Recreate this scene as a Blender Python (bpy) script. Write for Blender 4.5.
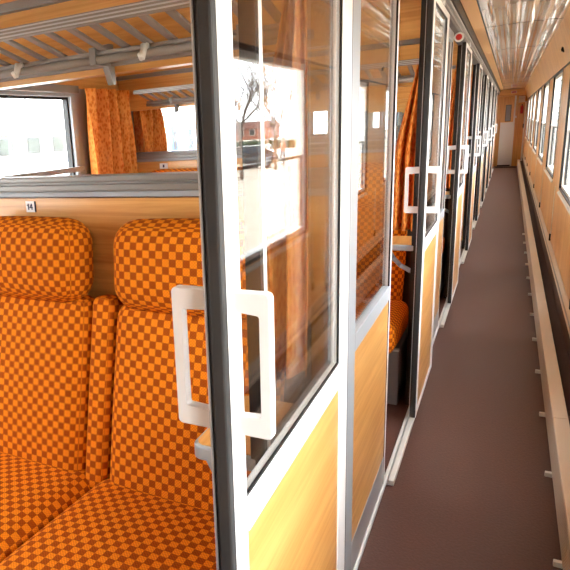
import bpy, bmesh, math, random
from mathutils import Vector, Matrix
random.seed(7)
for o in list(bpy.data.objects): bpy.data.objects.remove(o)
S = bpy.context.scene
COL = S.collection
PI = math.pi

# ---------------------------------------------------------------- camera
H = 1.36                                    # eye height above the corridor floor
F, CX = 589.77, 162.05                      # focal length and principal point for a 570 px frame
YAW, PITCH, ROLL = 0.533805, -0.246766, 0.065051
cam = bpy.data.cameras.new('camera'); cam_o = bpy.data.objects.new('camera', cam); COL.objects.link(cam_o)
cam.sensor_width = 36; cam.lens = F / 570 * 36; cam.shift_x = (285 - CX) / 570; cam.clip_start = 0.02; cam.clip_end = 400
R = Matrix.Rotation(YAW, 3, 'Z') @ Matrix.Rotation(PITCH, 3, 'X') @ Matrix.Rotation(ROLL, 3, 'Y')
rt, fw, up = R.col[0], R.col[1], R.col[2]
M = Matrix((( rt.x, up.x, -fw.x, 0), (rt.y, up.y, -fw.y, 0), (rt.z, up.z, -fw.z, H), (0, 0, 0, 1)))
cam_o.matrix_world = M
S.camera = cam_o

# ---------------------------------------------------------------- world, exposure
w = bpy.data.worlds.new('World'); S.world = w; w.use_nodes = True
bg = w.node_tree.nodes['Background']
bg.inputs['Color'].default_value = (0.95, 0.97, 1.0, 1); bg.inputs['Strength'].default_value = 6.5
sun = bpy.data.lights.new('sun_offscreen', 'SUN'); sun.energy = 0.3; sun.angle = 0.35; sun.color = (1, .97, .92)
sun_o = bpy.data.objects.new('sun_offscreen', sun); COL.objects.link(sun_o)
sun_o.rotation_euler = Vector((-0.80, 0.42, -0.52)).to_track_quat('-Z', 'Y').to_euler()
S.view_settings.view_transform = 'Standard'; S.view_settings.look = 'None'
S.view_settings.exposure = 1.25; S.view_settings.gamma = 1.0; S.view_settings.use_curve_mapping = False
cy = S.cycles
cy.max_bounces = 12; cy.diffuse_bounces = 7; cy.glossy_bounces = 6; cy.transmission_bounces = 8; cy.transparent_max_bounces = 40
cy.sample_clamp_indirect = 8.0; cy.blur_glossy = 0.5

# ---------------------------------------------------------------- materials
def srgb(r, g, b):
    f = lambda c: (c/255/12.92 if c/255 <= .04045 else ((c/255+.055)/1.055)**2.4)
    return (f(r), f(g), f(b), 1)
MATS = {}
def newmat(n):
    m = bpy.data.materials.new(n); m.use_nodes = True; MATS[n] = m
    return m, m.node_tree.nodes, m.node_tree.links, m.node_tree.nodes['Principled BSDF']
def plain(n, col, rough=.5, metal=0, spec=.5, coat=0, noise=0, nscale=40, bump=0):
    m, N, L, B = newmat(n)
    B.inputs['Base Color'].default_value = col; B.inputs['Roughness'].default_value = rough
    B.inputs['Metallic'].default_value = metal; B.inputs['Specular IOR Level'].default_value = spec
    B.inputs['Coat Weight'].default_value = coat; B.inputs['Coat Roughness'].default_value = .08
    if noise:
        tc = N.new('ShaderNodeTexCoord'); nz = N.new('ShaderNodeTexNoise'); nz.inputs['Scale'].default_value = nscale; nz.inputs['Detail'].default_value = 5
        L.new(tc.outputs['Object'], nz.inputs['Vector'])
        mx = N.new('ShaderNodeMix'); mx.data_type = 'RGBA'
        mx.inputs[6].default_value = tuple(c*(1-noise) for c in col[:3]) + (1,); mx.inputs[7].default_value = tuple(min(1, c*(1+noise)) for c in col[:3]) + (1,)
        L.new(nz.outputs['Fac'], mx.inputs[0]); L.new(mx.outputs[2], B.inputs['Base Color'])
        if bump:
            bp = N.new('ShaderNodeBump'); bp.inputs['Strength'].default_value = bump; bp.inputs['Distance'].default_value = .003
            L.new(nz.outputs['Fac'], bp.inputs['Height']); L.new(bp.outputs['Normal'], B.inputs['Normal'])
    return m
def wood(n, a, b, axis, rough=.32, coat=.15, k=1.0):
    m, N, L, B = newmat(n)
    tc = N.new('ShaderNodeTexCoord'); mp = N.new('ShaderNodeMapping')
    sc = [38*k]*3; sc[axis] = 1.6*k
    mp.inputs['Scale'].default_value = sc
    L.new(tc.outputs['Object'], mp.inputs['Vector'])
    n1 = N.new('ShaderNodeTexNoise'); n1.inputs['Scale'].default_value = 1; n1.inputs['Detail'].default_value = 6; n1.inputs['Roughness'].default_value = .65; n1.inputs['Distortion'].default_value = .6
    mp2 = N.new('ShaderNodeMapping'); sc2 = [5*k]*3; sc2[axis] = .7*k; mp2.inputs['Scale'].default_value = sc2
    L.new(tc.outputs['Object'], mp2.inputs['Vector'])
    n2 = N.new('ShaderNodeTexNoise'); n2.inputs['Scale'].default_value = 1; n2.inputs['Detail'].default_value = 3
    L.new(mp.outputs[0], n1.inputs['Vector']); L.new(mp2.outputs[0], n2.inputs['Vector'])
    ad = N.new('ShaderNodeMath'); ad.operation = 'MULTIPLY_ADD'; ad.inputs[1].default_value = .6
    L.new(n1.outputs['Fac'], ad.inputs[0])
    m2 = N.new('ShaderNodeMath'); m2.operation = 'MULTIPLY'; m2.inputs[1].default_value = .4; L.new(n2.outputs['Fac'], m2.inputs[0]); L.new(m2.outputs[0], ad.inputs[2])
    cr = N.new('ShaderNodeValToRGB'); cr.color_ramp.elements[0].position = .36; cr.color_ramp.elements[1].position = .62
    cr.color_ramp.elements[0].color = a; cr.color_ramp.elements[1].color = b
    L.new(ad.outputs[0], cr.inputs[0]); L.new(cr.outputs[0], B.inputs['Base Color'])
    B.inputs['Roughness'].default_value = rough; B.inputs['Coat Weight'].default_value = coat; B.inputs['Coat Roughness'].default_value = .12
    return m
def glass(n, tint=(1, 1, 1), rough=0.0, refl=1.0):
    m, N, L, B = newmat(n); N.remove(B); out = N['Material Output']
    g = N.new('ShaderNodeNewGeometry'); d = N.new('ShaderNodeVectorMath'); d.operation = 'DOT_PRODUCT'
    L.new(g.outputs['Incoming'], d.inputs[0]); L.new(g.outputs['Normal'], d.inputs[1])
    def mth(op, x, y):
        q = N.new('ShaderNodeMath'); q.operation = op
        for i, v in enumerate((x, y)):
            if v is None: continue
            if isinstance(v, (int, float)): q.inputs[i].default_value = v
            else: L.new(v, q.inputs[i])
        return q.outputs[0]
    c = mth('ABSOLUTE', d.outputs['Value'], None); c = mth('SUBTRACT', 1.0, c); c = mth('POWER', c, 5.0)
    c = mth('MULTIPLY', c, .96); c = mth('ADD', c, .04); c = mth('MULTIPLY', c, refl)
    t = N.new('ShaderNodeBsdfTransparent'); t.inputs['Color'].default_value = tint + (1,)
    gl = N.new('ShaderNodeBsdfGlossy'); gl.inputs['Roughness'].default_value = rough
    mx = N.new('ShaderNodeMixShader'); L.new(c, mx.inputs[0]); L.new(t.outputs[0], mx.inputs[1]); L.new(gl.outputs[0], mx.inputs[2]); L.new(mx.outputs[0], out.inputs[0])
    return m
def fabric(n, a, b, size, rough=.85):
    m, N, L, B = newmat(n)
    uv = N.new('ShaderNodeUVMap'); uv.uv_map = 'UVMap'
    ofs = N.new('ShaderNodeVectorMath'); ofs.operation = 'ADD'; ofs.inputs[1].default_value = (10.003, 10.004, size*.5); L.new(uv.outputs[0], ofs.inputs[0])
    ck = N.new('ShaderNodeTexChecker'); ck.inputs['Scale'].default_value = 1/size; ck.inputs['Color1'].default_value = a; ck.inputs['Color2'].default_value = b
    L.new(ofs.outputs[0], ck.inputs['Vector'])
    wv = N.new('ShaderNodeTexChecker'); wv.inputs['Scale'].default_value = 5/size; wv.inputs['Color1'].default_value = (.82, .80, .78, 1); wv.inputs['Color2'].default_value = (1.12, 1.12, 1.12, 1)
    L.new(ofs.outputs[0], wv.inputs['Vector'])
    mu = N.new('ShaderNodeMix'); mu.data_type = 'RGBA'; mu.blend_type = 'MULTIPLY'; mu.inputs[0].default_value = 1
    L.new(ck.outputs['Color'], mu.inputs[6]); L.new(wv.outputs['Color'], mu.inputs[7]); L.new(mu.outputs[2], B.inputs['Base Color'])
    bp = N.new('ShaderNodeBump'); bp.inputs['Strength'].default_value = .35; bp.inputs['Distance'].default_value = .001
    L.new(ck.outputs['Fac'], bp.inputs['Height']); L.new(bp.outputs['Normal'], B.inputs['Normal'])
    B.inputs['Roughness'].default_value = rough; B.inputs['Specular IOR Level'].default_value = .08
    return m
def curtain_mat(n, a, b, tl=.45):
    m, N, L, B = newmat(n); out = N['Material Output']
    tc = N.new('ShaderNodeTexCoord'); vo = N.new('ShaderNodeTexVoronoi'); vo.inputs['Scale'].default_value = 75
    mp = N.new('ShaderNodeMapping'); mp.inputs['Scale'].default_value = (1, 1, .55); L.new(tc.outputs['Object'], mp.inputs['Vector']); L.new(mp.outputs[0], vo.inputs['Vector'])
    cr = N.new('ShaderNodeValToRGB'); cr.color_ramp.elements[0].color = a; cr.color_ramp.elements[1].color = b; cr.color_ramp.elements[0].position = .3; cr.color_ramp.elements[1].position = .6
    L.new(vo.outputs['Distance'], cr.inputs[0]); L.new(cr.outputs[0], B.inputs['Base Color'])
    B.inputs['Roughness'].default_value = .9; B.inputs['Specular IOR Level'].default_value = .1
    tr = N.new('ShaderNodeBsdfTranslucent'); L.new(cr.outputs[0], tr.inputs['Color'])
    mx = N.new('ShaderNodeMixShader'); mx.inputs[0].default_value = tl
    L.new(B.outputs[0], mx.inputs[1]); L.new(tr.outputs[0], mx.inputs[2]); L.new(mx.outputs[0], out.inputs['Surface'])
    return m

WA, WB = srgb(192, 130, 62), srgb(230, 178, 104)
wood('wood_z', WA, WB, 2)
wood('wood_y', WA, WB, 1)
wood('wood_x', WA, WB, 0)
plain('white_frame', srgb(232, 233, 232), .35)
plain('alu', srgb(190, 194, 196), .35, .6)
plain('alu_light', srgb(214, 214, 208), .4, .2)
plain('grey_frame', srgb(158, 166, 172), .45)
plain('rail_grey', srgb(134, 132, 128), .4, .2)
plain('rack_grey', srgb(140, 134, 127), .5, .1)
plain('header_metal', srgb(96, 93, 90), .5, .3)
plain('rubber', srgb(44, 43, 42), .7, noise=.25, nscale=25)
plain('black', srgb(16, 16, 17), .5)
plain('brown_board', srgb(66, 48, 40), .8)
plain('floor_mat', srgb(84, 55, 46), .5, noise=.3, nscale=110, bump=.4, spec=.35)
plain('ceiling_panel', srgb(236, 222, 200), .12, coat=.9, spec=.8)
plain('ceiling_edge', srgb(216, 170, 112), .4)
plain('ceiling_white', srgb(222, 212, 196), .5)
plain('heater_front', srgb(176, 160, 142), .45, .1, noise=.05)
plain('heater_top', srgb(206, 190, 170), .4)
plain('heater_slot', srgb(70, 42, 30), .7)
plain('seat_base', srgb(126, 124, 124), .55)
plain('sign_white', srgb(240, 240, 238), .5)
plain('sign_ink', srgb(40, 40, 70), .6)
plain('red', srgb(190, 26, 20), .4)
plain('end_white', srgb(226, 224, 216), .4)
plain('train_white', srgb(236, 238, 240), .4)
plain('train_yellow', srgb(236, 186, 36), .4)
plain('train_blue', srgb(40, 84, 176), .4)
plain('train_glass', srgb(56, 60, 54), .2, noise=.6, nscale=1.3, spec=.2)
plain('train_band', srgb(120, 120, 112), .3, spec=.2)
plain('gravel', srgb(205, 200, 192), .9, noise=.25, nscale=6)
plain('paving', srgb(190, 176, 158), .85, noise=.12, nscale=3)
plain('bark', srgb(84, 72, 62), .9)
plain('brick', srgb(156, 100, 78), .8, noise=.2, nscale=4)
plain('roof_tile', srgb(112, 70, 56), .8)
plain('hedge', srgb(54, 64, 38), .9, noise=.4, nscale=8)
plain('car_paint', srgb(42, 44, 50), .2, .3, coat=1)
plain('car_glass', srgb(60, 70, 80), .08)
plain('tyre', srgb(22, 22, 22), .8)
plain('orange_cloth', srgb(230, 110, 50), .8)
plain('white_cloth', srgb(228, 224, 216), .8)
plain('trousers', srgb(60, 66, 86), .8)
plain('skin', srgb(214, 164, 136), .6)
plain('mast', srgb(120, 124, 124), .5)
fabric('seat_fabric', srgb(230, 134, 26), srgb(158, 74, 17), .0190)
glass('pane_glass', (.975, .98, .97))
glass('window_glass', (.97, .98, .98)); glass('low_refl_glass', (.97, .98, .98), refl=.3)  # second glass: reflection turned down so the view outside shows, no real coating
curtain_mat('curtain_cloth', srgb(214, 122, 48), srgb(240, 166, 84), .3)

# ---------------------------------------------------------------- helpers
def tag(o, label, cat, group=None, kind=None):
    o['label'] = label; o['category'] = cat
    if group: o['group'] = group
    if kind: o['kind'] = kind
    return o
def empty(name, loc=(0, 0, 0), rz=0):
    o = bpy.data.objects.new(name, None); COL.objects.link(o); o.location = loc; o.rotation_euler = (0, 0, rz); o.empty_display_size = .1
    return o
def link(name, me, parent=None, loc=(0, 0, 0), rot=(0, 0, 0)):
    o = bpy.data.objects.new(name, me); COL.objects.link(o)
    if parent: o.parent = parent
    o.location = loc; o.rotation_euler = rot
    return o
def finish(bm, name, mat, smooth=False, bevel=0, seg=2):
    if bevel:
        bmesh.ops.bevel(bm, geom=[e for e in bm.edges], offset=bevel, segments=seg, affect='EDGES', profile=.5, clamp_overlap=True)
    bmesh.ops.recalc_face_normals(bm, faces=bm.faces)
    me = bpy.data.meshes.new(name); bm.to_mesh(me); bm.free()
    me.materials.append(MATS[mat])
    if smooth:
        for p in me.polygons: p.use_smooth = True
    return me
def add_box(bm, lo, hi):
    x0, y0, z0 = lo; x1, y1, z1 = hi
    v = [bm.verts.new(p) for p in ((x0,y0,z0),(x1,y0,z0),(x1,y1,z0),(x0,y1,z0),(x0,y0,z1),(x1,y0,z1),(x1,y1,z1),(x0,y1,z1))]
    for f in ((3,2,1,0),(4,5,6,7),(0,1,5,4),(1,2,6,5),(2,3,7,6),(3,0,4,7)): bm.faces.new([v[i] for i in f])
def box_me(name, mat, lo, hi, bevel=0, seg=2):
    bm = bmesh.new(); add_box(bm, lo, hi); return finish(bm, name, mat, bevel=bevel, seg=seg)
def box(name, mat, parent, lo, hi, bevel=0, loc=(0, 0, 0)):
    return link(name, box_me(name, mat, lo, hi, bevel), parent, loc)
def boxes_me(name, mat, lst, bevel=0):
    bm = bmesh.new()
    for lo, hi in lst: add_box(bm, lo, hi)
    return finish(bm, name, mat, bevel=bevel)
def add_prism(bm, pts, axis, a, b):
    """pts in the two other axes (in xyz order), extruded along axis from a to b"""
    def mk(p, t):
        q = list(p); q.insert(axis, t); return q
    A = [bm.verts.new(mk(p, a)) for p in pts]; Bv = [bm.verts.new(mk(p, b)) for p in pts]
    n = len(pts)
    bm.faces.new(A); bm.faces.new(Bv[::-1])
    for i in range(n): bm.faces.new([A[i], Bv[i], Bv[(i+1) % n], A[(i+1) % n]])
def prism_me(name, mat, pts, axis, a, b, bevel=0):
    bm = bmesh.new(); add_prism(bm, pts, axis, a, b); return finish(bm, name, mat, bevel=bevel)
def add_tube(bm, p0, p1, r0, r1=None, n=8):
    r1 = r0 if r1 is None else r1
    p0, p1 = Vector(p0), Vector(p1); d = (p1-p0)
    q = d.to_track_quat('Z', 'Y').to_matrix()
    A, Bv = [], []
    for i in range(n):
        c = Vector((math.cos(2*PI*i/n), math.sin(2*PI*i/n), 0))
        A.append(bm.verts.new(p0 + q @ (c*r0))); Bv.append(bm.verts.new(p1 + q @ (c*r1)))
    for i in range(n): bm.faces.new([A[i], A[(i+1) % n], Bv[(i+1) % n], Bv[i]])
    bm.faces.new(A[::-1]); bm.faces.new(Bv)
def tube_me(name, mat, segs, n=10):
    bm = bmesh.new()
    for s in segs: add_tube(bm, *s, n=n)
    me = finish(bm, name, mat, smooth=True)
    return me
def ring_me(name, mat, lo, hi, wd, axis=0, bevel=0):
    """rectangular frame in the plane normal to axis; wd = width or (a0,a1,b0,b1)"""
    if not isinstance(wd, tuple): wd = (wd,)*4
    bm = bmesh.new()
    if axis == 0:
        (x0, y0, z0), (x1, y1, z1) = lo, hi
        o = [(y0, z0), (y1, z0), (y1, z1), (y0, z1)]; i = [(y0+wd[0], z0+wd[2]), (y1-wd[1], z0+wd[2]), (y1-wd[1], z1-wd[3]), (y0+wd[0], z1-wd[3])]
        mk = lambda p, t: (t, p[0], p[1]); t0, t1 = x0, x1
    else:
        (x0, y0, z0), (x1, y1, z1) = lo, hi
        o = [(x0, z0), (x1, z0), (x1, z1), (x0, z1)]; i = [(x0+wd[0], z0+wd[2]), (x1-wd[1], z0+wd[2]), (x1-wd[1], z1-wd[3]), (x0+wd[0], z1-wd[3])]
        mk = lambda p, t: (p[0], t, p[1]); t0, t1 = y0, y1
    V = {}
    for k, (pts, t) in {'o0': (o, t0), 'i0': (i, t0), 'o1': (o, t1), 'i1': (i, t1)}.items(): V[k] = [bm.verts.new(mk(p, t)) for p in pts]
    for j in range(4):
        n = (j+1) % 4
        bm.faces.new([V['o0'][j], V['o0'][n], V['i0'][n], V['i0'][j]]); bm.faces.new([V['o1'][j], V['o1'][n], V['i1'][n], V['i1'][j]])
        bm.faces.new([V['o0'][j], V['o0'][n], V['o1'][n], V['o1'][j]]); bm.faces.new([V['i0'][j], V['i0'][n], V['i1'][n], V['i1'][j]])
    return finish(bm, name, mat, bevel=bevel)
def copy_tree(o, parent=None):
    c = o.copy(); COL.objects.link(c); c.parent = parent
    for ch in o.children: copy_tree(ch, c)
    return c
def cushion_me(name, mat, size, r, bulge=0.0, n=14, rot=None, center=(0, 0, 0), r_plane=None):
    """rounded, slightly puffed box with real-size UVs that run round its edges"""
    hx, hy, hz = (s/2 for s in size)
    def samples(h, rr):
        a = [-h + rr*(1-math.cos(t*PI/2/5))/1.0 for t in range(6)]
        m = [-h+rr + (2*h-2*rr)*i/(n-1) for i in range(1, n-1)]
        b = [-v for v in a][::-1]
        return a + m + b
    bm = bmesh.new(); uvl = bm.loops.layers.uv.new('UVMap')
    H3 = (hx, hy, hz); rr = min(r, hx*.98, hy*.98, hz*.98)
    vs = {}
    def place(p):
        q = Vector(p)
        inner = Vector([max(-(H3[i]-rr), min(H3[i]-rr, q[i])) for i in range(3)])
        d = q - inner
        if d.length > 1e-9: q = inner + d.normalized()*rr
        if r_plane:                                      # extra rounding of the outline in x-z
            cxr = hx-r_plane; czr = hz-r_plane
            ax, az = abs(q.x), abs(q.z)
            if ax > cxr and az > czr:
                dx, dz = ax-cxr, az-czr; L = math.hypot(dx, dz); Lm = max(dx, dz)
                if L > 1e-9:
                    s = Lm/L; q.x = math.copysign(cxr+dx*s, q.x); q.z = math.copysign(czr+dz*s, q.z)
        if bulge:
            fx = max(0, 1-(q.x/hx)**2); fz = max(0, 1-(q.z/hz)**2); fy = max(0, 1-(q.y/hy)**2)
            q.y += math.copysign(bulge*fx*fz, q.y)*(abs(q.y)/hy)
            q.z += math.copysign(bulge*fx*fy, q.z)*(abs(q.z)/hz)
            q.x += math.copysign(bulge*.4*fy*fz, q.x)*(abs(q.x)/hx)
        if rot: q = rot @ q
        return q + Vector(center)
    def vert(p):
        k = tuple(round(c, 6) for c in p)
        if k not in vs: vs[k] = bm.verts.new(place(p))
        return vs[k]
    X, Y, Z = samples(hx, rr), samples(hy, rr), samples(hz, rr)
    e = rr*.35
    def face(U, V, fn, uvf):
        for i in range(len(U)-1):
            for j in range(len(V)-1):
                c = [(U[i], V[j]), (U[i+1], V[j]), (U[i+1], V[j+1]), (U[i], V[j+1])]
                try: f = bm.faces.new([vert(fn(*q)) for q in c])
                except ValueError: continue
                for lp, q in zip(f.loops, c): lp[uvl].uv = uvf(*q)
    face(X, Z, lambda a, b: (a, -hy, b), lambda a, b: (a, b))
    face(X, Z, lambda a, b: (a, hy, b), lambda a, b: (a, b))
    face(Y, Z, lambda a, b: (hx, a, b), lambda a, b: (hx-e+(a+hy), b))
    face(Y, Z, lambda a, b: (-hx, a, b), lambda a, b: (-hx+e-(a+hy), b))
    face(X, Y, lambda a, b: (a, b, hz), lambda a, b: (a, hz-e+(b+hy)))
    face(X, Y, lambda a, b: (a, b, -hz), lambda a, b: (a, -hz+e-(b+hy)))
    return finish(bm, name, mat, smooth=True)

# ---------------------------------------------------------------- dimensions
P = 2.01                     # compartment pitch along the corridor
Y0, YE = -1.30, 18.6         # corridor start (behind the camera) and end wall
NC = 8                       # partitions in front of the camera
XD = -.287                   # corridor face of the sliding doors
XF = -.327                   # corridor face of the fixed wall
XR = .345                    # window wall
XO = -2.25                   # outer wall of the compartments
ZC = 1.96                    # ceiling

# ---------------------------------------------------------------- setting
fl = empty('floor', (0, 0, 0)); tag(fl, 'dark brown corridor and compartment floor', 'floor', kind='structure')
box('corridor_floor', 'floor_mat', fl, (-.36, Y0, -.08), (XR+.02, YE, 0))
box('compartment_floor', 'floor_mat', fl, (XO-.06, Y0, -.08), (-.36, YE, -.001))

ce = empty('ceiling', (0, 0, ZC)); tag(ce, 'glossy cream ceiling panels over the corridor', 'ceiling', kind='structure')
box('backing', 'brown_board', ce, (XF-.03, Y0, .046), (XR+.08, YE, .07))
yj = [Y0, 1.35, 3.22] + [5.09 + 1.87*i for i in range(20)]
yj = [y for y in yj if y < YE-.3] + [YE]
for a, b in zip(yj, yj[1:]):
    arch = []
    for i in range(49):
        x = -.196 + .458*i/48; u = (x-.033)/.229
        arch.append((x, .006*(1-u*u) + .0022*math.sin(2*PI*(x+.196)/.092) + .0009*math.sin(2*PI*x/.041)))
    me = prism_me('ceiling_panel', 'ceiling_panel', arch + [(.262, .045), (-.196, .045)], 1, a+.004, b-.004)
    link('ceiling_panel', me, ce)
    if a > Y0:
        bmj = [(x, z-.0012) for x, z in arch]
        link('joint_shade_strip', prism_me('joint_shade_strip', 'rubber', bmj + [(.262, .03), (-.196, .03)], 1, a-.0055, a+.0055), ce)  # dark strip, slightly proud, imitates the shade in the gap between panels
    box('edge_panel', 'ceiling_edge', ce, (-.276, a+.004, 0), (-.202, b-.004, .016))
box('joint_shade_strip', 'rubber', ce, (-.2035, Y0, -.0012), (-.1945, YE, .02))  # same painted-in gap shade along the edge panels
cc = empty('ceiling', (0, 0, 1.99)); tag(cc, 'pale ceiling inside the compartments above the racks', 'ceiling', kind='structure')
box('ceiling_board', 'ceiling_white', cc, (XO-.06, Y0, 0), (XF-.03, YE, .03))

# ---- window wall of the corridor
wr = empty('wall_right', (XR, 0, 0)); tag(wr, 'orange wood panelled corridor wall with a row of windows', 'wall', kind='structure')
WZ0, WZ1 = .80, 1.684
T = .06
wy0 = [6.02 - .0 + P*k for k in range(-4, 7)]
wy0 = [y for y in wy0 if y+1.22 < YE-.2]
WW = 1.22
cents = [y + WW + (P-WW)/2 for y in wy0]
pe = [Y0] + [c for c in cents if c > Y0] 
pe[-1] = YE
for a, b in zip(pe, pe[1:]):
    box('lower_panel', 'wood_z', wr, (0, a+.002, .0), (T, b-.002, WZ0))
    # sloping cove above the windows
    link('cove_panel', prism_me('cove_panel', 'wood_z', [(0, WZ1), (T, WZ1), (T, ZC+.01), (.262-XR, ZC+.01), (.262-XR, ZC)], 1, a+.002, b-.002), wr)
ends = [(Y0, wy0[0] if wy0[0] > Y0 else Y0)]
prev = Y0
for y in wy0:
    if y > prev+.01:
        c = (prev+y)/2
        if prev == Y0: box('pillar_panel', 'wood_z', wr, (0, prev, WZ0), (T, y, WZ1))
        else:
            box('pillar_panel', 'wood_z', wr, (0, prev, WZ0), (T, c-.002, WZ1)); box('pillar_panel', 'wood_z', wr, (0, c+.002, WZ0), (T, y, WZ1))
            box('seam_strip', 'alu_light', wr, (-.004, c-.012, .36), (.004, c+.012, WZ0-.02), .002)
            box('seam_bracket', 'black', wr, (-.012, c-.012, .345), (0, c+.012, .40), .002)
    prev = y + WW
box('pillar_panel', 'wood_z', wr, (0, prev, WZ0), (T, YE, WZ1))
box('wall_backing', 'brown_board', wr, (T, Y0, -.3), (T+.02, YE, WZ0)); box('wall_backing', 'brown_board', wr, (T, Y0, WZ1), (T+.02, YE, ZC+.06))
tw = box('trim_3', 'black', None, (XR-.007, Y0, WZ1-.002), (XR+.002, YE-.05, WZ1+.010)); tag(tw, 'thin black strip along the heads of the corridor windows', 'trim', kind='structure')
n = 0
for y in wy0:
    n += 1
    wn = empty('window_%d' % n, (XR, y, WZ0)); hz = WZ1-WZ0
    tag(wn, 'tall corridor window with black gasket, silver frame and hinged top vent', 'window', 'corridor windows in the wood wall', 'structure')
    if n == 1:
        g = ring_me('gasket', 'black', (-.004, 0, 0), (.013, WW, hz), .010)
        f = ring_me('frame', 'alu_light', (.010, .004, .004), (T-.005, WW-.004, hz-.004), (.026, .026, .026, .036), bevel=.003)
        tr = box_me('transom', 'rail_grey', (.022, .028, .402), (.042, WW-.028, .416), .003)
        lo = boxes_me('sash_side', 'black', [((.024, WW-.042, .03), (.034, WW-.030, .402))])
        hd = box_me('vent_handle', 'alu', (-.02, WW*.5-.05, .425), (.0, WW*.5+.05, .44), .003)
        gl = box_me('pane', 'window_glass', (.034, .028, .028), (.039, WW-.028, hz-.038))
        si = prism_me('sill', 'alu_light', [(-.012, -.03), (-.012, -.022), (.012, .002), (.03, .002), (.03, -.03)], 1, 0, WW)
    for nm, me in (('gasket', g), ('frame', f), ('transom', tr), ('sash_side', lo), ('vent_handle', hd), ('pane', gl), ('sill', si)): link(nm, me, wn)

# ---- partitions between the compartments
ys = [1.40 + P*k for k in range(-1, NC+1)]
for i, y in enumerate(ys):
    pw = empty('wall_partition_%d' % (i+1), ((XF+XO)/2, y, 0))
    hw = (XF-.03-XO)/2
    tag(pw, ['wood partition just behind the photographer', 'wood partition with grey rail behind the seats numbered 14', 'wood partition one compartment beyond the number 14 seats'][i] if i < 3 else 'wood partition number %d along the corridor after the number 14 seats' % (i-1), 'wall', kind='structure')
    box('lower_panel', 'wood_x', pw, (-hw, -.022, 0), (hw, .022, 1.205))
    for s in (-1, 1):
        box('rail', 'rail_grey', pw, (-hw, -.034 if s < 0 else .0, 1.222), (hw, .0 if s < 0 else .034, 1.240), .003)
        box('rail_lip', 'rail_grey', pw, (-hw, -.030 if s < 0 else 0, 1.246), (hw, 0 if s < 0 else .030, 1.264), .004)
        box('rail_foot', 'grey_frame', pw, (-hw, -.027 if s < 0 else 0, 1.203), (hw, 0 if s < 0 else .027, 1.219), .003)
    box('rail_core', 'rail_grey', pw, (-hw, -.022, 1.2), (hw, .022, 1.256))
    box('pane', 'low_refl_glass', pw, (-hw, -.003, 1.25), (hw, .003, 1.54))
    box('upper_panel', 'wood_x', pw, (-hw, -.022, 1.53), (hw, .022, 1.99))
    for s in (-1, 1): box('cornice', 'rail_grey', pw, (-hw, s*.032-.012, 1.725), (hw, s*.032+.012, 1.75), .003)
# ---- outer wall of the compartments
wo = empty('wall_outer', (XO, 0, 0)); tag(wo, 'outer compartment wall in wood around the train windows', 'wall', kind='structure')
OZ0, OZ1, OW = .74, 1.665, 1.05
box('lower_panel', 'wood_y', wo, (-.06, Y0, 0), (0, YE, OZ0)); box('upper_panel', 'wood_y', wo, (-.06, Y0, OZ1), (0, YE, 1.99))
prev = Y0
for k in range(-1, NC):
    c = 1.40 + P*k + P/2; a, b = c-OW/2, c+OW/2
    if b > YE: break
    box('pillar_panel', 'grey_frame', wo, (-.06, prev, OZ0), (0, a, OZ1)); prev = b
    if a < Y0: continue
    n += 1
    wn = empty('window_%d' % n, (XO, a, OZ0)); tag(wn, 'compartment window with grey frame and horizontal grip bar', 'window', 'compartment windows on the track side', 'structure')
    hz = OZ1-OZ0
    link('frame', ring_me('frame', 'grey_frame', (-.055, 0, 0), (.012, OW, hz), (.05, .05, .05, .05), bevel=.003), wn)
    link('gasket', ring_me('gasket', 'black', (-.045, .05, .05), (-.01, OW-.05, hz-.05), .014), wn)
    box('head_rail', 'rail_grey', wn, (0, 0, hz-.03), (.04, OW, hz+.012), .004)
    box('grip_bar', 'rack_grey', wn, (.02, .02, .445), (.045, OW-.02, .475), .004)
    for yy in (.03, OW-.05): box('grip_bracket', 'rack_grey', wn, (.0, yy, .44), (.03, yy+.02, .478), .002)
    box('pane', 'low_refl_glass', wn, (-.03, .06, .06), (-.025, OW-.06, hz-.06))
box('pillar_panel', 'grey_frame', wo, (-.06, prev, OZ0), (0, YE, OZ1))

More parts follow.
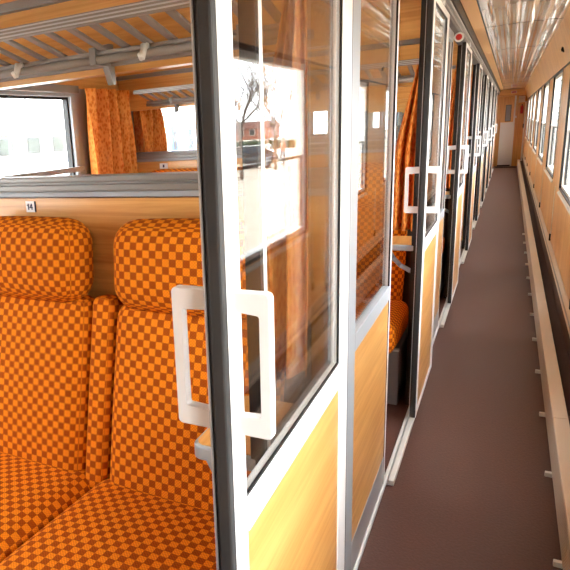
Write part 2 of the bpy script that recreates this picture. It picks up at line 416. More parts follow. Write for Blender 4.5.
# ---- corridor-side wall of the compartments: fixed glazed panels
wl = empty('wall_left', (XF, 0, 0)); tag(wl, 'glazed wall of wood and aluminium between corridor and compartments', 'wall', kind='structure')
def fixed(me): return me
ZH = 1.845
TF = .026
for k in range(-1, NC):
    o = 1.40 + P*k
    if k == -1: parts_B = None
    # panel between the partition and the doorway (B)
    b0, b1 = o-.02, o+.75
    if k == -1:
        MB = dict(stile=[box_me('stile', 'grey_frame', (-TF, 0, 0), (0, .19, ZH), .003), box_me('stile', 'white_frame', (-TF, .735, 0), (0, .755, ZH), .002)],
                  rail=[box_me('rail', 'grey_frame', (-TF, .19, .752), (0, .735, .803), .002), box_me('rail', 'grey_frame', (-TF, .19, 1.79), (0, .735, ZH), .002)],
                  edge_seal=[box_me('edge_seal', 'black', (-.006, .730, .0), (-.0005, .737, ZH)), box_me('edge_seal', 'black', (-TF+.003, .754, 0), (-.001, .763, ZH))],
                  wood_panel=[box_me('wood_panel', 'wood_y', (-TF+.003, .188, .138), (-.002, .731, .754))],
                  pane=[box_me('pane', 'pane_glass', (-.016, .186, .80), (-.011, .732, 1.795))],
                  kick_plate=[box_me('kick_plate', 'alu', (-TF, .186, .018), (-.001, .735, .140), .002)],
                  track=[box_me('track', 'alu', (-.03, 0, 0), (.006, .77, .014), .003)],
                  track_lip=[box_me('track_lip', 'alu_light', (-.002, 0, .013), (.004, .77, .022), .002)])
        # panel behind the open door (A): local origin at its doorway edge
        MA = dict(stile=[box_me('stile', 'white_frame', (-TF, 0, .02), (-.004, .022, ZH), .003), box_me('stile', 'grey_frame', (-TF, .49, .02), (-.004, .53, ZH), .003)],
                  rail=[box_me('rail', 'grey_frame', (-TF, .022, .752), (-.004, .49, .80), .002), box_me('rail', 'grey_frame', (-TF, .022, 1.79), (-.004, .49, ZH), .002)],
                  edge_seal=[box_me('edge_seal', 'black', (-.030, -.010, .0), (-.004, .004, ZH))],
                  wood_panel=[box_me('wood_panel', 'wood_y', (-TF+.003, .02, .04), (-.007, .495, .754))],
                  pane=[box_me('pane', 'pane_glass', (-.018, .018, .80), (-.013, .495, 1.795))])
        MS = dict(sill=[box_me('sill', 'alu_light', (-.008, 0, 0), (.004, 1.27, .014), .002)], sill_lip=[box_me('sill_lip', 'alu_light', (.012, 0, 0), (.033, 1.27, .022), .003)],
                  sill_groove=[box_me('sill_groove', 'alu', (.003, 0, 0), (.013, 1.27, .008))])
    for nm, l in MB.items():
        for me in l: link(nm, me, wl, (0, o-.02, 0))
    if o + P < YE+.3:
        for nm, l in MA.items():
            for me in l: link(nm, me, wl, (0, o+1.493, 0))
        for nm, l in MS.items():
            for me in l: link(nm, me, wl, (0, o+.745, 0))
# wall after the last compartment
yl = 1.40 + P*(NC-1) + P
if yl < YE: box('wood_panel', 'wood_z', wl, (-.03, yl, 0), (0, YE, ZH))
# header above the doors
th = empty('trim_1', (XF, 0, ZH)); tag(th, 'dark metal header rail running above the sliding doors', 'trim', kind='structure')
box('header_face', 'header_metal', th, (-.03, Y0, 0), (.028, YE, .12), .004)
box('header_lip', 'rail_grey', th, (.02, Y0, .012), (.036, YE, .028), .003)
box('header_shadow_strip', 'black', th, (.02, Y0, .062), (.047, YE, .118), .003)  # black strip standing in for the shadow gap below the ceiling
box('header_edge', 'alu', th, (.026, Y0, .044), (.042, YE, .056), .003)

# ---- sliding doors
DW = .658
DL = .643
def make_door():
    r = empty('door_1')                                   # local y = 0 at the leading edge, x = 0 at the corridor face
    st, zt = .026, 1.838
    link('stile', box_me('stile', 'white_frame', (-.022, 0, .026), (0, .043, zt), .003), r)
    link('stile', box_me('stile', 'white_frame', (-.022, DW-.072, .026), (0, DW, zt), .003), r)
    link('mid_rail', box_me('mid_rail', 'white_frame', (-.022, .047, .797), (-.0005, DW-.07, .853), .002), r)
    link('bottom_rail', box_me('bottom_rail', 'white_frame', (-.022, .047, .026), (-.0005, DW-.07, .06), .002), r)
    link('top_rail', box_me('top_rail', 'white_frame', (-.022, .047, 1.812), (-.0005, DW-.07, zt), .002), r)
    link('wood_panel', box_me('wood_panel', 'wood_y', (-.02, .045, .058), (-.003, DW-.069, .799)), r)
    pn = link('pane', box_me('pane', 'pane_glass', (-.013, .044, .85), (-.008, DW-.068, 1.815)), r)
    link('glazing_bead', ring_me('glazing_bead', 'black', (-.0075, .0425, .852), (-.003, DW-.071, 1.812), .005), pn)
    link('leading_seal', box_me('leading_seal', 'rubber', (-.0215, -.012, .03), (-.002, .004, zt), .0035), r)
    link('seal_groove', box_me('seal_groove', 'rubber', (-.0265, -.006, .03), (-.021, .004, zt)), r)
    link('seal_trim', box_me('seal_trim', 'alu', (-.0285, -.010, .03), (-.0265, .01, zt)), r)
    link('back_stile', box_me('back_stile', 'white_frame', (-.0285, .008, .026), (-.0215, .043, zt), .001), r)
    link('hanger', box_me('hanger', 'alu_light', (-.02, DW*.5-.05, zt-.002), (.004, DW*.5+.05, 1.87), .003), r)
    link('trailing_seal', box_me('trailing_seal', 'black', (-.02, DW-.001, .03), (-.001, DW+.008, zt), .001), r)
    # D-shaped pull handles on both faces
    def handle(sx, z0=.973, z1=1.168):
        D, b, l, c = (.051 if sx > 0 else .060), .0125, .027, .006
        out = [(-.004, z0), (D-c, z0), (D-c*.3, z0+c*.3), (D, z0+c), (D, z1-c), (D-c*.3, z1-c*.3), (D-c, z1), (-.004, z1)]
        inn = [(-.004, z1-l), (D-b-c*.8, z1-l), (D-b-c*.2, z1-l-c*.2), (D-b, z1-l-c*.8), (D-b, z0+l+c*.8), (D-b-c*.2, z0+l+c*.2), (D-b-c*.8, z0+l), (-.004, z0+l)]
        pts = out + inn
        if sx < 0: pts = [(-.0255-x, z) for x, z in pts][::-1]
        h = link('handle', prism_me('handle', 'white_frame', pts, 1, .008, .023, bevel=.003), r)
        for p in h.data.polygons: p.use_smooth = False
    handle(1); handle(-1)
    return r
door = make_door()
ordn = ['', '', 'second', 'third', 'fourth', 'fifth', 'sixth', 'seventh', 'eighth']
for k in range(NC):
    d = door if k == 0 else copy_tree(door)
    d.name = 'door_%d' % (k+1)
    d.location = (XD, DL + P*k + (.05 if k == 1 else 0), 0)
    tag(d, 'open white glazed sliding door beside the seats under the number 14' if k == 0 else 'open glazed sliding door, %s along the corridor from the number 14 seats' % ordn[k+1], 'door', 'sliding compartment doors', 'structure')

# ---- corridor end
we = empty('wall_end', (0, YE, 0)); tag(we, 'wood clad end wall of the corridor', 'wall', kind='structure')
box('wall_board', 'wood_z', we, (XO-.06, 0, 0), (XR+.1, .05, 2.05))
box('lintel', 'wood_x', we, (XF, -.25, 1.80), (XR, 0, ZC), .004)
box('side_panel', 'wood_z', we, (.12, -.03, 0), (XR, 0, 1.80), .003)
de = empty('door_%d' % (NC+1), (-.08, YE, 0)); tag(de, 'white end door with a small grey window', 'door', kind='structure')
box('lower_leaf', 'end_white', de, (-.15, -.035, .03), (.14, -.002, 1.14), .004)
box('upper_leaf', 'wood_z', de, (-.15, -.032, 1.14), (.14, -.002, 1.78), .004)
box('frame', 'end_white', de, (.14, -.05, 0), (.178, -.001, 1.80), .004)
box('window_frame', 'black', de, (-.05, -.037, 1.16), (.08, -.028, 1.58), .003)
box('pane', 'rail_grey', de, (-.038, -.040, 1.175), (.068, -.030, 1.565))
box('handle', 'end_white', de, (.15, -.085, 1.24), (.21, -.045, 1.29), .004)
box('kick_plate', 'black', de, (-.16, -.04, 0), (.15, -.002, .03))
th2 = box('trim_2', 'black', None, (-.26, YE-.62, .0), (.20, YE-.42, .012)); tag(th2, 'black threshold strip at the corridor end', 'trim', kind='structure')
wb = empty('wall_back', (0, Y0, 0)); tag(wb, 'wood wall behind the photographer', 'wall', kind='structure')
box('wall_board', 'wood_z', wb, (XO-.06, -.05, 0), (XR+.1, 0, 2.05))
def disc_me(name, mat, axis, r, t, n=20, bevel=0):
    return prism_me(name, mat, [(r*math.cos(2*PI*i/n), r*math.sin(2*PI*i/n)) for i in range(n)], axis, 0, t, bevel)
eb = empty('equipment_box', (.22, YE-.03, 1.62)); tag(eb, 'cream box high on the end wall beside the end door', 'box')
box('case', 'end_white', eb, (-.07, -.10, 0), (.07, 0, .16), .006); box('lid_seam', 'rail_grey', eb, (-.071, -.101, .10), (.071, -.05, .106))
fx = empty('fire_extinguisher', (.235, YE-.09, 1.34)); tag(fx, 'small red fire extinguisher under the cream box', 'extinguisher')
link('cylinder', tube_me('cylinder', 'red', [((0, 0, 0), (0, 0, .17), .035, .035), ((0, 0, .17), (0, 0, .2), .035, .015)]), fx)
link('valve', tube_me('valve', 'black', [((0, 0, .19), (0, 0, .235), .012)]), fx); box('bracket', 'alu', fx, (-.04, .03, .08), (.04, .062, .1))
el = empty('red_fitting', (.03, YE-.25, 1.86)); tag(el, 'small red fitting on the lintel at the corridor end', 'fitting')
box('housing', 'alu_light', el, (-.06, -.03, 0), (.06, 0, .05), .004); box('face', 'red', el, (-.05, -.038, .008), (.05, -.028, .042), .003)
pd = empty('end_post', (.315, YE-.25, 0)); tag(pd, 'white upright post against the window wall by the end door', 'post')
box('upright', 'end_white', pd, (-.02, -.02, 0), (.02, .02, 1.62), .004); box('cap', 'alu', pd, (-.026, -.026, 1.62), (.026, .026, 1.64), .002); box('latch', 'black', pd, (-.035, -.026, .98), (-.01, .02, 1.08), .003)

# ---- heater along the window wall
he = empty('corridor_heater', (0, 0, 0)); tag(he, 'long cream and brown heater casing along the foot of the window wall', 'heater')
hy = [Y0 + .02, .6, 2.6, 4.6, 6.6, 8.6, 10.6, 12.6, 14.6, 16.6, YE-.3]
for a, b in zip(hy, hy[1:]):
    box('front_panel', 'heater_front', he, (.229, a+.001, .018), (.234, b-.001, .172))
    link('top_strip', prism_me('top_strip', 'heater_top', [(.226, .166), (.228, .178), (.278, .182), (.278, .166)], 1, a+.001, b-.001, .002), he)
box('core', 'brown_board', he, (.236, hy[0], .0), (.274, hy[-1], .165))
box('slot', 'heater_slot', he, (.272, hy[0], .0), (XR-.002, hy[-1], .14))
box('back_board', 'heater_slot', he, (XR-.008, hy[0], .12), (XR-.001, hy[-1], .258))
link('wall_profile', prism_me('wall_profile', 'heater_top', [(XR-.012, .250), (XR-.016, .262), (XR-.006, .345), (XR, .345), (XR, .250)], 1, hy[0], hy[-1], .002), he)
box('profile_groove', 'rail_grey', he, (XR-.017, hy[0], .290), (XR-.006, hy[-1], .297))
# perforation rows of the front grille, close to the camera
bm = bmesh.new()
for i in range(int((3.4-1.2)/.014)):
    y = 1.2 + i*.014
    for j in range(9):
        z = .034 + j*.014
        add_box(bm, (.2284, y, z), (.231, y+.005, z+.005))
g = link('grille_relief', finish(bm, 'grille_relief', 'heater_front'), he); g['kind'] = 'stuff'
clip = box_me('floor_clip', 'alu_light', (.207, -.008, 0), (.232, .008, .018), .002)
yy = 1.37
while yy < 8: link('floor_clip', clip, he, (0, yy, 0)); yy += .54

# ---------------------------------------------------------------- seats
def make_seat(bolster=True):
    r = empty('train_seat')
    tilt = Matrix.Rotation(math.radians(-13), 3, 'X')
    link('backrest', cushion_me('backrest', 'seat_fabric', (.468, .108, .555), .052, .012, rot=tilt, center=(0, -.135, .660)), r)
    link('headrest', cushion_me('headrest', 'seat_fabric', (.447, .14, .236), .066, .006, rot=Matrix.Rotation(math.radians(-6), 3, 'X'), center=(0, -.088, 1.034)), r)
    link('seat_cushion', cushion_me('seat_cushion', 'seat_fabric', (.546, .53, .165), .05, .014, rot=Matrix.Rotation(math.radians(-3), 3, 'X'), center=(0, -.435, .378)), r)
    if bolster:
        link('armrest', cushion_me('armrest', 'seat_fabric', (.070, .095, .555), .022, .004, n=6, rot=tilt, center=(-.2775, -.130, .662)), r)
    box('back_shell', 'brown_board', r, (-.2775, -.05, .06), (.2775, 0, .90), .01)
    box('base', 'seat_base', r, (-.2775, -.53, 0), (.2775, -.05, .285), .006)
    box('base_trim', 'alu_light', r, (-.2775, -.54, .285), (.2775, -.52, .298), .002)
    return r
seat = make_seat()
XS = (-.667, -1.222, -1.777)
which = {0: 'under the number 14 sign row', 1: 'one compartment beyond the number 14 sign', 2: 'two compartments beyond the number 14 sign'}
first = True
for k in range(3):
    for j, x in enumerate(XS):
        s = seat if first else copy_tree(seat); first = False
        s.location = (x, 1.40-.024 + P*k, 0)
        if k == 0: lb = ['orange checked seat next to the open corridor door, right of number 14', 'orange checked seat directly below the number 14 sign', 'orange checked window seat in the compartment with the number 14 sign'][j]
        else: lb = 'orange checked %s seat facing the photographer, %s' % (['corridor', 'middle', 'window'][j], which[k])
        tag(s, lb, 'seat', 'orange checked compartment seats')
for k in (1,):
    for j, x in enumerate(XS):
        s = copy_tree(seat); s.location = (x, 1.40+.024 + P*(k-1), 0); s.rotation_euler = (0, 0, PI)
        tag(s, 'orange checked %s seat backing onto the wall of the number 14 sign' % ['corridor', 'middle', 'window'][j], 'seat', 'orange checked compartment seats')

# ---- little wood side tables on the inside of the corridor wall
def make_table():
    r = empty('side_table')
    pts = [(0, 0), (0, .24), (-.113, .24), (-.13, .223), (-.13, .017), (-.124, .005), (-.113, 0)]
    link('table_rim', prism_me('table_rim', 'grey_frame', pts, 2, -.028, 0, .004), r)
    ins = [(-.006, .008), (-.006, .232), (-.110, .232), (-.123, .22), (-.123, .02), (-.118, .012), (-.110, .008)]
    link('table_top', prism_me('table_top', 'wood_y', ins, 2, -.004, .002), r)
    seg = []
    pp = [(-.115, .04, -.03), (-.095, .04, -.07), (-.06, .04, -.105), (-.015, .04, -.13), (.0, .04, -.135)]
    bm = bmesh.new()
    for a, b in zip(pp, pp[1:]): add_tube(bm, a, b, .011, n=8)
    link('bracket', finish(bm, 'bracket', 'grey_frame', smooth=True), r)
    return r
tb = make_table()
for k in range(3):
    t = tb if k == 0 else copy_tree(tb)
    t.location = (XF-.02, .872 + P*k, .80)
    tag(t, ['wood topped side table behind the white door by the number 14 seats', 'wood topped side table under the orange door curtain', 'wood topped side table two compartments past the number 14 sign'][k], 'table', 'side tables inside the compartments')

# ---- seat number signs
def digit_one(bm, x, z, s):
    add_box(bm, (x, -.0015, z), (x+.2*s, 0, z+s)); add_box(bm, (x-.2*s, -.0015, z+.68*s), (x, 0, z+.84*s))
def digit_four(bm, x, z, s):
    add_box(bm, (x+.42*s, -.0015, z), (x+.58*s, 0, z+s)); add_box(bm, (x, -.0015, z+.28*s), (x+.72*s, 0, z+.43*s))
    add_prism(bm, [(x, z+.36*s), (x+.16*s, z+.36*s), (x+.54*s, z+s), (x+.38*s, z+s)], 1, -.0015, 0)
sg = empty('seat_number_sign', (-1.264, 1.40-.0225, 1.158)); tag(sg, 'small white sign with number 14 on the wood partition', 'sign')
box('plate', 'sign_white', sg, (-.019, -.003, 0), (.015, 0, .034), .001)
bm = bmesh.new(); digit_one(bm, -.009, .008, .018); digit_four(bm, -.003, .008, .018)
link('digits', finish(bm, 'digits', 'sign_ink'), sg, (0, -.003, 0)); box('edge', 'sign_ink', sg, (.0165, -.003, .001), (.0195, 0, .033))
for j, (x, nm) in enumerate(((-2.16, 'left'), (-1.93, 'right'))):
    s2 = empty('seat_number_sign', (x, 1.40+P-.0225, 1.155)); tag(s2, ['small white seat tag on the far partition near the window curtain', 'small white seat tag on the far partition further from the window curtain'][j], 'sign')
    box('plate', 'sign_white', s2, (-.03, -.003, 0), (.03, 0, .034), .001); box('mark', 'sign_ink', s2, (-.006, -.0045, .008), (.006, -.002, .026))

# ---- luggage racks
def make_rack():
    r = empty('luggage_rack')                              # local y = 0 at the partition, -y into the compartment
    hw = .80
    link('front_rail', boxes_me('front_rail', 'rack_grey', [((-hw, -.222, 1.612), (hw, -.202, 1.638))], .003), r)
    for z in (1.617, 1.625, 1.633): box('rail_line', 'alu', r, (-hw, -.2235, z-.0015), (hw, -.2215, z+.0015))
    link('beam', tube_me('beam', 'rack_grey', [((-hw, -.072, 1.556), (hw, -.072, 1.556), .010)], 12), r)
    box('beam_web', 'rack_grey', r, (-hw, -.070, 1.563), (hw, -.055, 1.569))
    link('beam_rail', box_me('beam_rail', 'rack_grey', (-hw, -.076, 1.568), (hw, -.050, 1.577), .002), r)
    link('rear_rail', box_me('rear_rail', 'rack_grey', (-hw, -.016, 1.545), (hw, -.002, 1.565), .003), r)
    slat = prism_me('slat', 'rack_grey', [(-.206, 1.612), (-.206, 1.620), (-.010, 1.568), (-.010, 1.560)], 0, -.010, .010, .002)
    x = -hw+.03
    while x < hw: link('slat', slat, r, (x, 0, 0)); x += .066
    for x in (-.62, -.18, .26, .66):
        link('bracket', prism_me('bracket', 'rail_grey', [(-.085, 1.545), (-.085, 1.585), (-.02, 1.60), (0, 1.60), (0, 1.50), (-.012, 1.50), (-.03, 1.545)], 0, -.009, .009), r, (x, 0, 0))
    hk = bmesh.new(); add_tube(hk, (0, -.08, 1.572), (0, -.098, 1.566), .007); add_tube(hk, (0, -.094, 1.572), (0, -.108, 1.540), .009, .007); add_tube(hk, (0, -.108, 1.540), (0, -.120, 1.550), .007, .005)
    me = finish(hk, 'coat_hook', 'alu_light', smooth=True)
    for x in (-.30, .02, .42): link('coat_hook', me, r, (x, 0, 0))
    return r
rk = make_rack()
xm = -1.185
for i, (y, rz, lb) in enumerate(((1.378, 0, 'grey slatted luggage rack above the number 14 seats'), (1.424, PI, 'grey slatted luggage rack on the back of the number 14 partition'),
                             (1.378+P, 0, 'grey slatted luggage rack beyond the glass, past the orange-brown window curtain'), (1.422+P, PI, 'grey slatted luggage rack two compartments beyond the number 14 sign'))):
    q = rk if i == 0 else copy_tree(rk)
    q.location = (xm, y, .05 if i == 1 else 0); q.rotation_euler = (0, 0, rz); tag(q, lb, 'luggage rack', 'slatted luggage racks')

# ---- curtains
def curtain(name, mat, pts_fn, z0, z1, label, axis='y', nz=28, nu=60, amp=.014, waves=6, x=0, group=None, ph=0):
    """pts_fn(t) -> (u_start, u_end) at height fraction t"""
    bm = bmesh.new(); G = []
    for j in range(nz+1):
        t = j/nz; z = z0+(z1-z0)*t; a, b = pts_fn(t); row = []
        for i in range(nu+1):
            s = i/nu; u = a+(b-a)*s
            off = amp*math.sin(2*PI*waves*s + ph + .7*math.sin(3*t+ph)) + .3*amp*math.sin(2*PI*waves*2.3*s+1.3+2*t)
            row.append(bm.verts.new((x+off, u, z)))
        G.append(row)
    for j in range(nz):
        for i in range(nu): bm.faces.new([G[j][i], G[j][i+1], G[j+1][i+1], G[j+1][i]])
    me = finish(bm, name, mat, smooth=True)
    o = link(name, me); md = o.modifiers.new('thick', 'SOLIDIFY'); md.thickness = .0025
    tag(o, label, 'curtain', group)
    return o
def sm(t): t = max(0, min(1, t)); return t*t*(3-2*t)
G1 = 'compartment curtains'
curtain('window_curtain', 'curtain_cloth', lambda t: (2.90, 3.375), .72, 1.655, 'orange-brown patterned window curtain gathered against the far partition', x=XO+.10, waves=4, amp=.048, group=G1)
curtain('window_curtain', 'curtain_cloth', lambda t: (3.44, 3.74-.09*sm((t-.80)*4)), .72, 1.655, 'orange-brown patterned window curtain behind the second glass partition', x=XO+.10, waves=3, amp=.045, group=G1, ph=1)
def bundle(dy, label, ph=0):
    bm = bmesh.new(); G = []; nz, nu = 36, 70
    for j in range(nz+1):
        t = j/nz; z = .815+(1.81-.815)*t; row = []
        g = 1-sm((t-.30)/.70)                            # spread: wide below, tight at the rod
        for i in range(nu+1):
            q = i/nu
            x = XF-.034 - (.024+.120*g)*q
            row.append(bm.verts.new((x, 1.215 + .04*q + (.022+.012*g)*math.sin(2*PI*3.2*q+ph+.5*math.sin(4*t)) + dy, z)))
        G.append(row)
    for j in range(nz):
        for i in range(nu): bm.faces.new([G[j][i], G[j][i+1], G[j+1][i+1], G[j+1][i]])
    o = link('door_curtain', finish(bm, 'door_curtain', 'curtain_cloth', smooth=True)); md = o.modifiers.new('thick', 'SOLIDIFY'); md.thickness = .0025
    tag(o, label, 'curtain', G1)
bundle(0, 'orange curtain seen through the glass of the white door by number 14')
bundle(P-.03, 'bright orange curtain gathered beside the second open sliding door', .6)
for k in (2, 3, 4): bundle(P*k, 'orange curtain inside the %s doorway from the number 14 seats' % ordn[k+1], k)

# ---- small fittings in the corridor
em = empty('round_emblem', (XD-.004, 4.04, 1.805)); tag(em, 'round white and red disc high beside the third doorway', 'disc')
link('disc', disc_me('disc', 'sign_white', 1, .026, .012), em, (0, -.006, 0)); link('red_centre', disc_me('red_centre', 'red', 1, .017, .004), em, (0, -.010, 0))
kb = empty('wall_knob', (.307, 5.62, 1.80)); tag(kb, 'small black knob on the slanted wood panel above the windows', 'knob')
bm = bmesh.new(); add_tube(bm, (.012, 0, .004), (-.006, 0, -.002), .022, .020, 14); link('knob', finish(bm, 'knob', 'black', smooth=False), kb)
bm = bmesh.new(); add_tube(bm, (-.006, 0, -.002), (-.012, 0, -.004), .012, .011, 12); link('cap', finish(bm, 'cap', 'rubber'), kb)

# ---------------------------------------------------------------- outside
gr = box('floor_outside', 'gravel', None, (-160, -120, -1.4), (-.0, 200, -1.25)); gr.name = 'ground'; tag(gr, 'pale gravel ground beside the tracks', 'ground', kind='structure')
pv = box('platform', 'paving', None, (1.2, -60, -1.4), (9.8, 90, -.95)); tag(pv, 'pale paved platform outside the corridor windows', 'platform', kind='structure')
rd = box('road', 'paving', None, (9.8, -60, -1.4), (120, 200, -1.0)); tag(rd, 'pale road and square beyond the platform', 'road', kind='structure')
# passing train on the far track
XT = -22.0
tr = empty('regional_train', (XT, 30, -1.2)); tag(tr, 'white regional train with yellow stripe and blue doors outside the windows', 'train')
def tbx(n, mat, x0, x1, y0, y1, z0, z1, par=None, bev=0): return box(n, mat, par or tr, (x0, y0-30, z0+1.2), (x1, y1-30, z1+1.2), bev)
link('body', prism_me('body', 'train_white', [(0, .6), (0, 3.6), (-.25, 4.0), (-2.6, 4.0), (-2.85, 3.6), (-2.85, .6)], 1, -50, 60), tr)
tbx('yellow_stripe', 'train_yellow', 0, .02, -20, 90, 1.78, 1.90)
tbx('blue_stripe', 'train_blue', 0, .02, -20, 36, .28, .36)
tbx('window_band', 'train_band', 0, .03, -20, 29.2, .86, 1.76)
for i in range(13):
    y = 22.2 - .05 + (i-9)*2.05
    if y > 28: continue
    wdw = tbx('window', 'black', .02, .05, y, y+1.0, .90, 1.72, bev=.01)
    box('pane', 'train_glass', wdw, (.045, y-30+.07, 2.17), (.06, y-30+.93, 2.85))
for y in (38.3, 31.0):
    wdw = tbx('window', 'black', 0, .04, y, y+1.0, .1, 1.58, bev=.02); box('pane', 'train_glass', wdw, (.03, y-30+.08, 1.38), (.055, y-30+.92, 2.70))
for y in (39.95, 42.7, 52.0, 55.0):
    d = tbx('door', 'train_blue', 0, .05, y, y+1.08, -.3, 2.05, bev=.02); box('pane', 'black', d, (.04, y-30+.28, 1.5), (.06, y-30+.80, 2.95))
tbx('roof_unit', 'train_band', -2.2, -.6, 12, 18, 2.8, 3.1); tbx('skirt', 'train_band', -.1, .01, -20, 90, -.85, -.6)
# bare trees, masts
def make_tree(name, loc, h, seed, label, depth=4, spread=.55):
    rnd = random.Random(seed); r = empty(name, loc)
    tk = bmesh.new(); brn = bmesh.new()
    def grow(p, d, L, rad, lev):
        q = p + d*L
        add_tube(tk if lev == 0 else brn, p, q, rad, rad*.65, 6 if lev < 2 else 4)
        if lev >= depth: return
        for i in range(4 if lev else 5):
            f = .45+.55*rnd.random(); b = p + d*L*f
            nd = (d + Vector((rnd.uniform(-1, 1), rnd.uniform(-1, 1), rnd.uniform(-.25, .8)))*spread*(1.2 if lev == 0 else 1)).normalized()
            grow(b, nd, L*rnd.uniform(.5, .72), rad*.5, lev+1)
    grow(Vector((0, 0, 0)), Vector((0, 0, 1)), h*.5, h*.018, 0)
    link('trunk', finish(tk, 'trunk', 'bark'), r); link('branches', finish(brn, 'branches', 'bark'), r)
    tag(r, label, 'tree')
    return r
make_tree('bare_tree', (-32, 30.5, -1.3), 6.2, 3, 'bare leafless tree behind the white train, left of the mast')
make_tree('bare_tree', (-33, 35.5, -1.3), 5.4, 5, 'bare leafless tree behind the white train, right of the mast')
ma = empty('catenary_mast', (-30, 33.3, -1.3)); tag(ma, 'grey overhead line mast behind the white train', 'mast')
link('pole', tube_me('pole', 'mast', [((0, 0, 0), (0, 0, 6.3), .12, .09)]), ma); link('arm', tube_me('arm', 'mast', [((0, -1.6, 5.9), (0, 3.0, 6.3), .05)]), ma)
# things that stand on the square and mirror in the door glass
make_tree('bare_tree', (10.9, 28.0, -1.0), 5.6, 11, 'bare tree on the square, mirrored in the door glass', depth=5, spread=.75)
make_tree('bare_tree', (11.2, 34.0, -1.0), 6.5, 21, 'taller bare tree further along the square', depth=4, spread=.6)
hs = empty('brick_house', (61, 150, -1.0)); tag(hs, 'brick house with tiled roof across the square', 'house')
box('walls', 'brick', hs, (-8, 0, 0), (10, 8, 2.8)); link('roof', prism_me('roof', 'roof_tile', [(-.5, 2.8), (8.5, 2.8), (4, 4.6)], 0, -8.4, 10.4), hs)
for x in (-7, -4, -1, 2, 5):
    f = box('window', 'white_frame', hs, (x, -.06, 1.0), (x+1.5, .05, 2.6)); box('pane', 'train_glass', f, (x+.1, -.08, 1.1), (x+1.4, -.02, 2.5))
hg = bmesh.new()
for i in range(60):
    c = Vector((22+i*.32+random.uniform(-.1, .1), 72+random.uniform(-.15, .15), -.5+random.uniform(-.1, .1)))
    bmesh.ops.create_icosphere(hg, subdivisions=1, radius=random.uniform(.5, .7), matrix=Matrix.Translation(c))
hh = link('hedge', finish(hg, 'hedge', 'hedge')); tag(hh, 'dark clipped hedge in front of the brick house', 'hedge')
# parked car
car = empty('parked_car', (14.0, 36.3, -1.0), math.radians(-20)); tag(car, 'dark parked car on the square, mirrored in the door glass', 'car')
side = [(-2.0, .32), (2.0, .32), (2.05, .75), (1.2, .92), (.6, 1.38), (-.95, 1.42), (-1.75, .98), (-2.05, .85)]
link('body', prism_me('body', 'car_paint', side, 1, -.8, .8, .06), car)
link('side_glass', prism_me('side_glass', 'car_glass', [(-1.45, .97), (.95, .95), (.52, 1.31), (-.9, 1.34)], 1, -.815, .815), car)
wh = bmesh.new(); add_tube(wh, (0, -.12, 0), (0, .12, 0), .32, n=18); me = finish(wh, 'wheel', 'tyre')
hb = bmesh.new(); add_tube(hb, (0, -.13, 0), (0, .13, 0), .17, n=12); me2 = finish(hb, 'hub_cap', 'alu')
for x in (-1.3, 1.3):
    for y in (-.72, .72): wo_ = link('wheel', me, car, (x, y, .32)); link('hub_cap', me2, wo_)

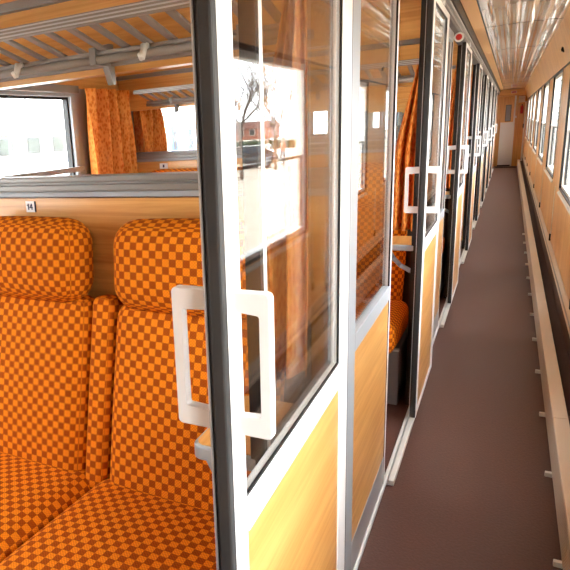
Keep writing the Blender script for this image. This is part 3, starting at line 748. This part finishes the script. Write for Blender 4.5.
def person(loc, rz, top, legs, label, arm):
    r = empty('person', loc, rz)
    J = dict(pelvis=(0, 0, .95, .13, .10), waist=(0, 0, 1.10, .12, .09), chest=(0, .01, 1.32, .15, .11), neck=(0, 0, 1.47, .055, .055), head0=(0, -.01, 1.56, .07, .08), head1=(0, -.01, 1.68, .075, .09), crown=(0, 0, 1.74, .05, .06))
    E = [('pelvis', 'waist'), ('waist', 'chest'), ('chest', 'neck'), ('neck', 'head0'), ('head0', 'head1'), ('head1', 'crown')]
    for sd, sx in (('l', -1), ('r', 1)):
        st = .14*sx
        J.update({sd+'hip': (.09*sx, 0, .88, .09, .09), sd+'knee': (.10*sx, -.03-st*.6, .48, .06, .06), sd+'ankle': (.10*sx, .03+st, .08, .04, .045), sd+'toe': (.11*sx, -.13+st, .035, .04, .03),
                  sd+'sh': (.19*sx, 0, 1.38, .06, .06), sd+'elb': (.25*sx, .03, 1.12, .045, .045), sd+'wri': (.24*sx, -.10 if arm else .0, .90 if not arm else 1.08, .03, .03), sd+'hand': (.24*sx, -.15 if arm else -.02, .80 if not arm else 1.10, .035, .02)})
        E += [('pelvis', sd+'hip'), (sd+'hip', sd+'knee'), (sd+'knee', sd+'ankle'), (sd+'ankle', sd+'toe'), ('chest', sd+'sh'), (sd+'sh', sd+'elb'), (sd+'elb', sd+'wri'), (sd+'wri', sd+'hand')]
        for f in range(5):                               # thumb and four fingers
            a = J[sd+'hand']; dx = (f-2)*.016
            J[sd+'f%d' % f] = (a[0], a[1]+dx-(.03 if f == 0 else 0), a[2]-(.04 if f == 0 else .085-.006*abs(f-3)), .009, .009); E.append((sd+'hand', sd+'f%d' % f))
    names = list(J); me = bpy.data.meshes.new('body'); me.from_pydata([J[n][:3] for n in names], [(names.index(a), names.index(b)) for a, b in E], [])
    for m_ in (top, legs, 'skin', 'tyre'): me.materials.append(MATS[m_])
    o = link('body', me, r); sk = o.modifiers.new('skin', 'SKIN'); o.modifiers.new('sub', 'SUBSURF').levels = 1
    for i, n_ in enumerate(names):
        v = me.skin_vertices[0].data[i]; v.radius = J[n_][3:5]; v.use_root = n_ == 'pelvis'
    dg = bpy.context.evaluated_depsgraph_get(); em_ = bpy.data.meshes.new_from_object(o.evaluated_get(dg)); o.modifiers.clear(); o.data = em_
    if len(em_.materials) < 4:
        em_.materials.clear()
        for m_ in (top, legs, 'skin', 'tyre'): em_.materials.append(MATS[m_])
    for p in em_.polygons:
        c = p.center; p.use_smooth = True
        p.material_index = 3 if c.z < .08 else 1 if (c.z < .95 and abs(c.x) < .19) else 2 if (c.z > 1.46 or (abs(c.x) > .2 and (c.z < .93 or c.y < -.1))) else 0
    hb_ = bmesh.new(); bmesh.ops.create_uvsphere(hb_, u_segments=12, v_segments=8, radius=.095, matrix=Matrix.Translation((0, .018, 1.69)) @ Matrix.Diagonal((.92, 1.1, .95, 1)))
    link('hair', finish(hb_, 'hair', 'bark', smooth=True), r)
    tag(r, label, 'person')
person((12.3, 38.6, -1.0), .6, 'orange_cloth', 'trousers', 'person in an orange top walking on the square, mirrored in the glass', True)
person((13.2, 38.3, -1.0), -.8, 'white_cloth', 'trousers', 'person in a white top standing on the square, mirrored in the glass', False)
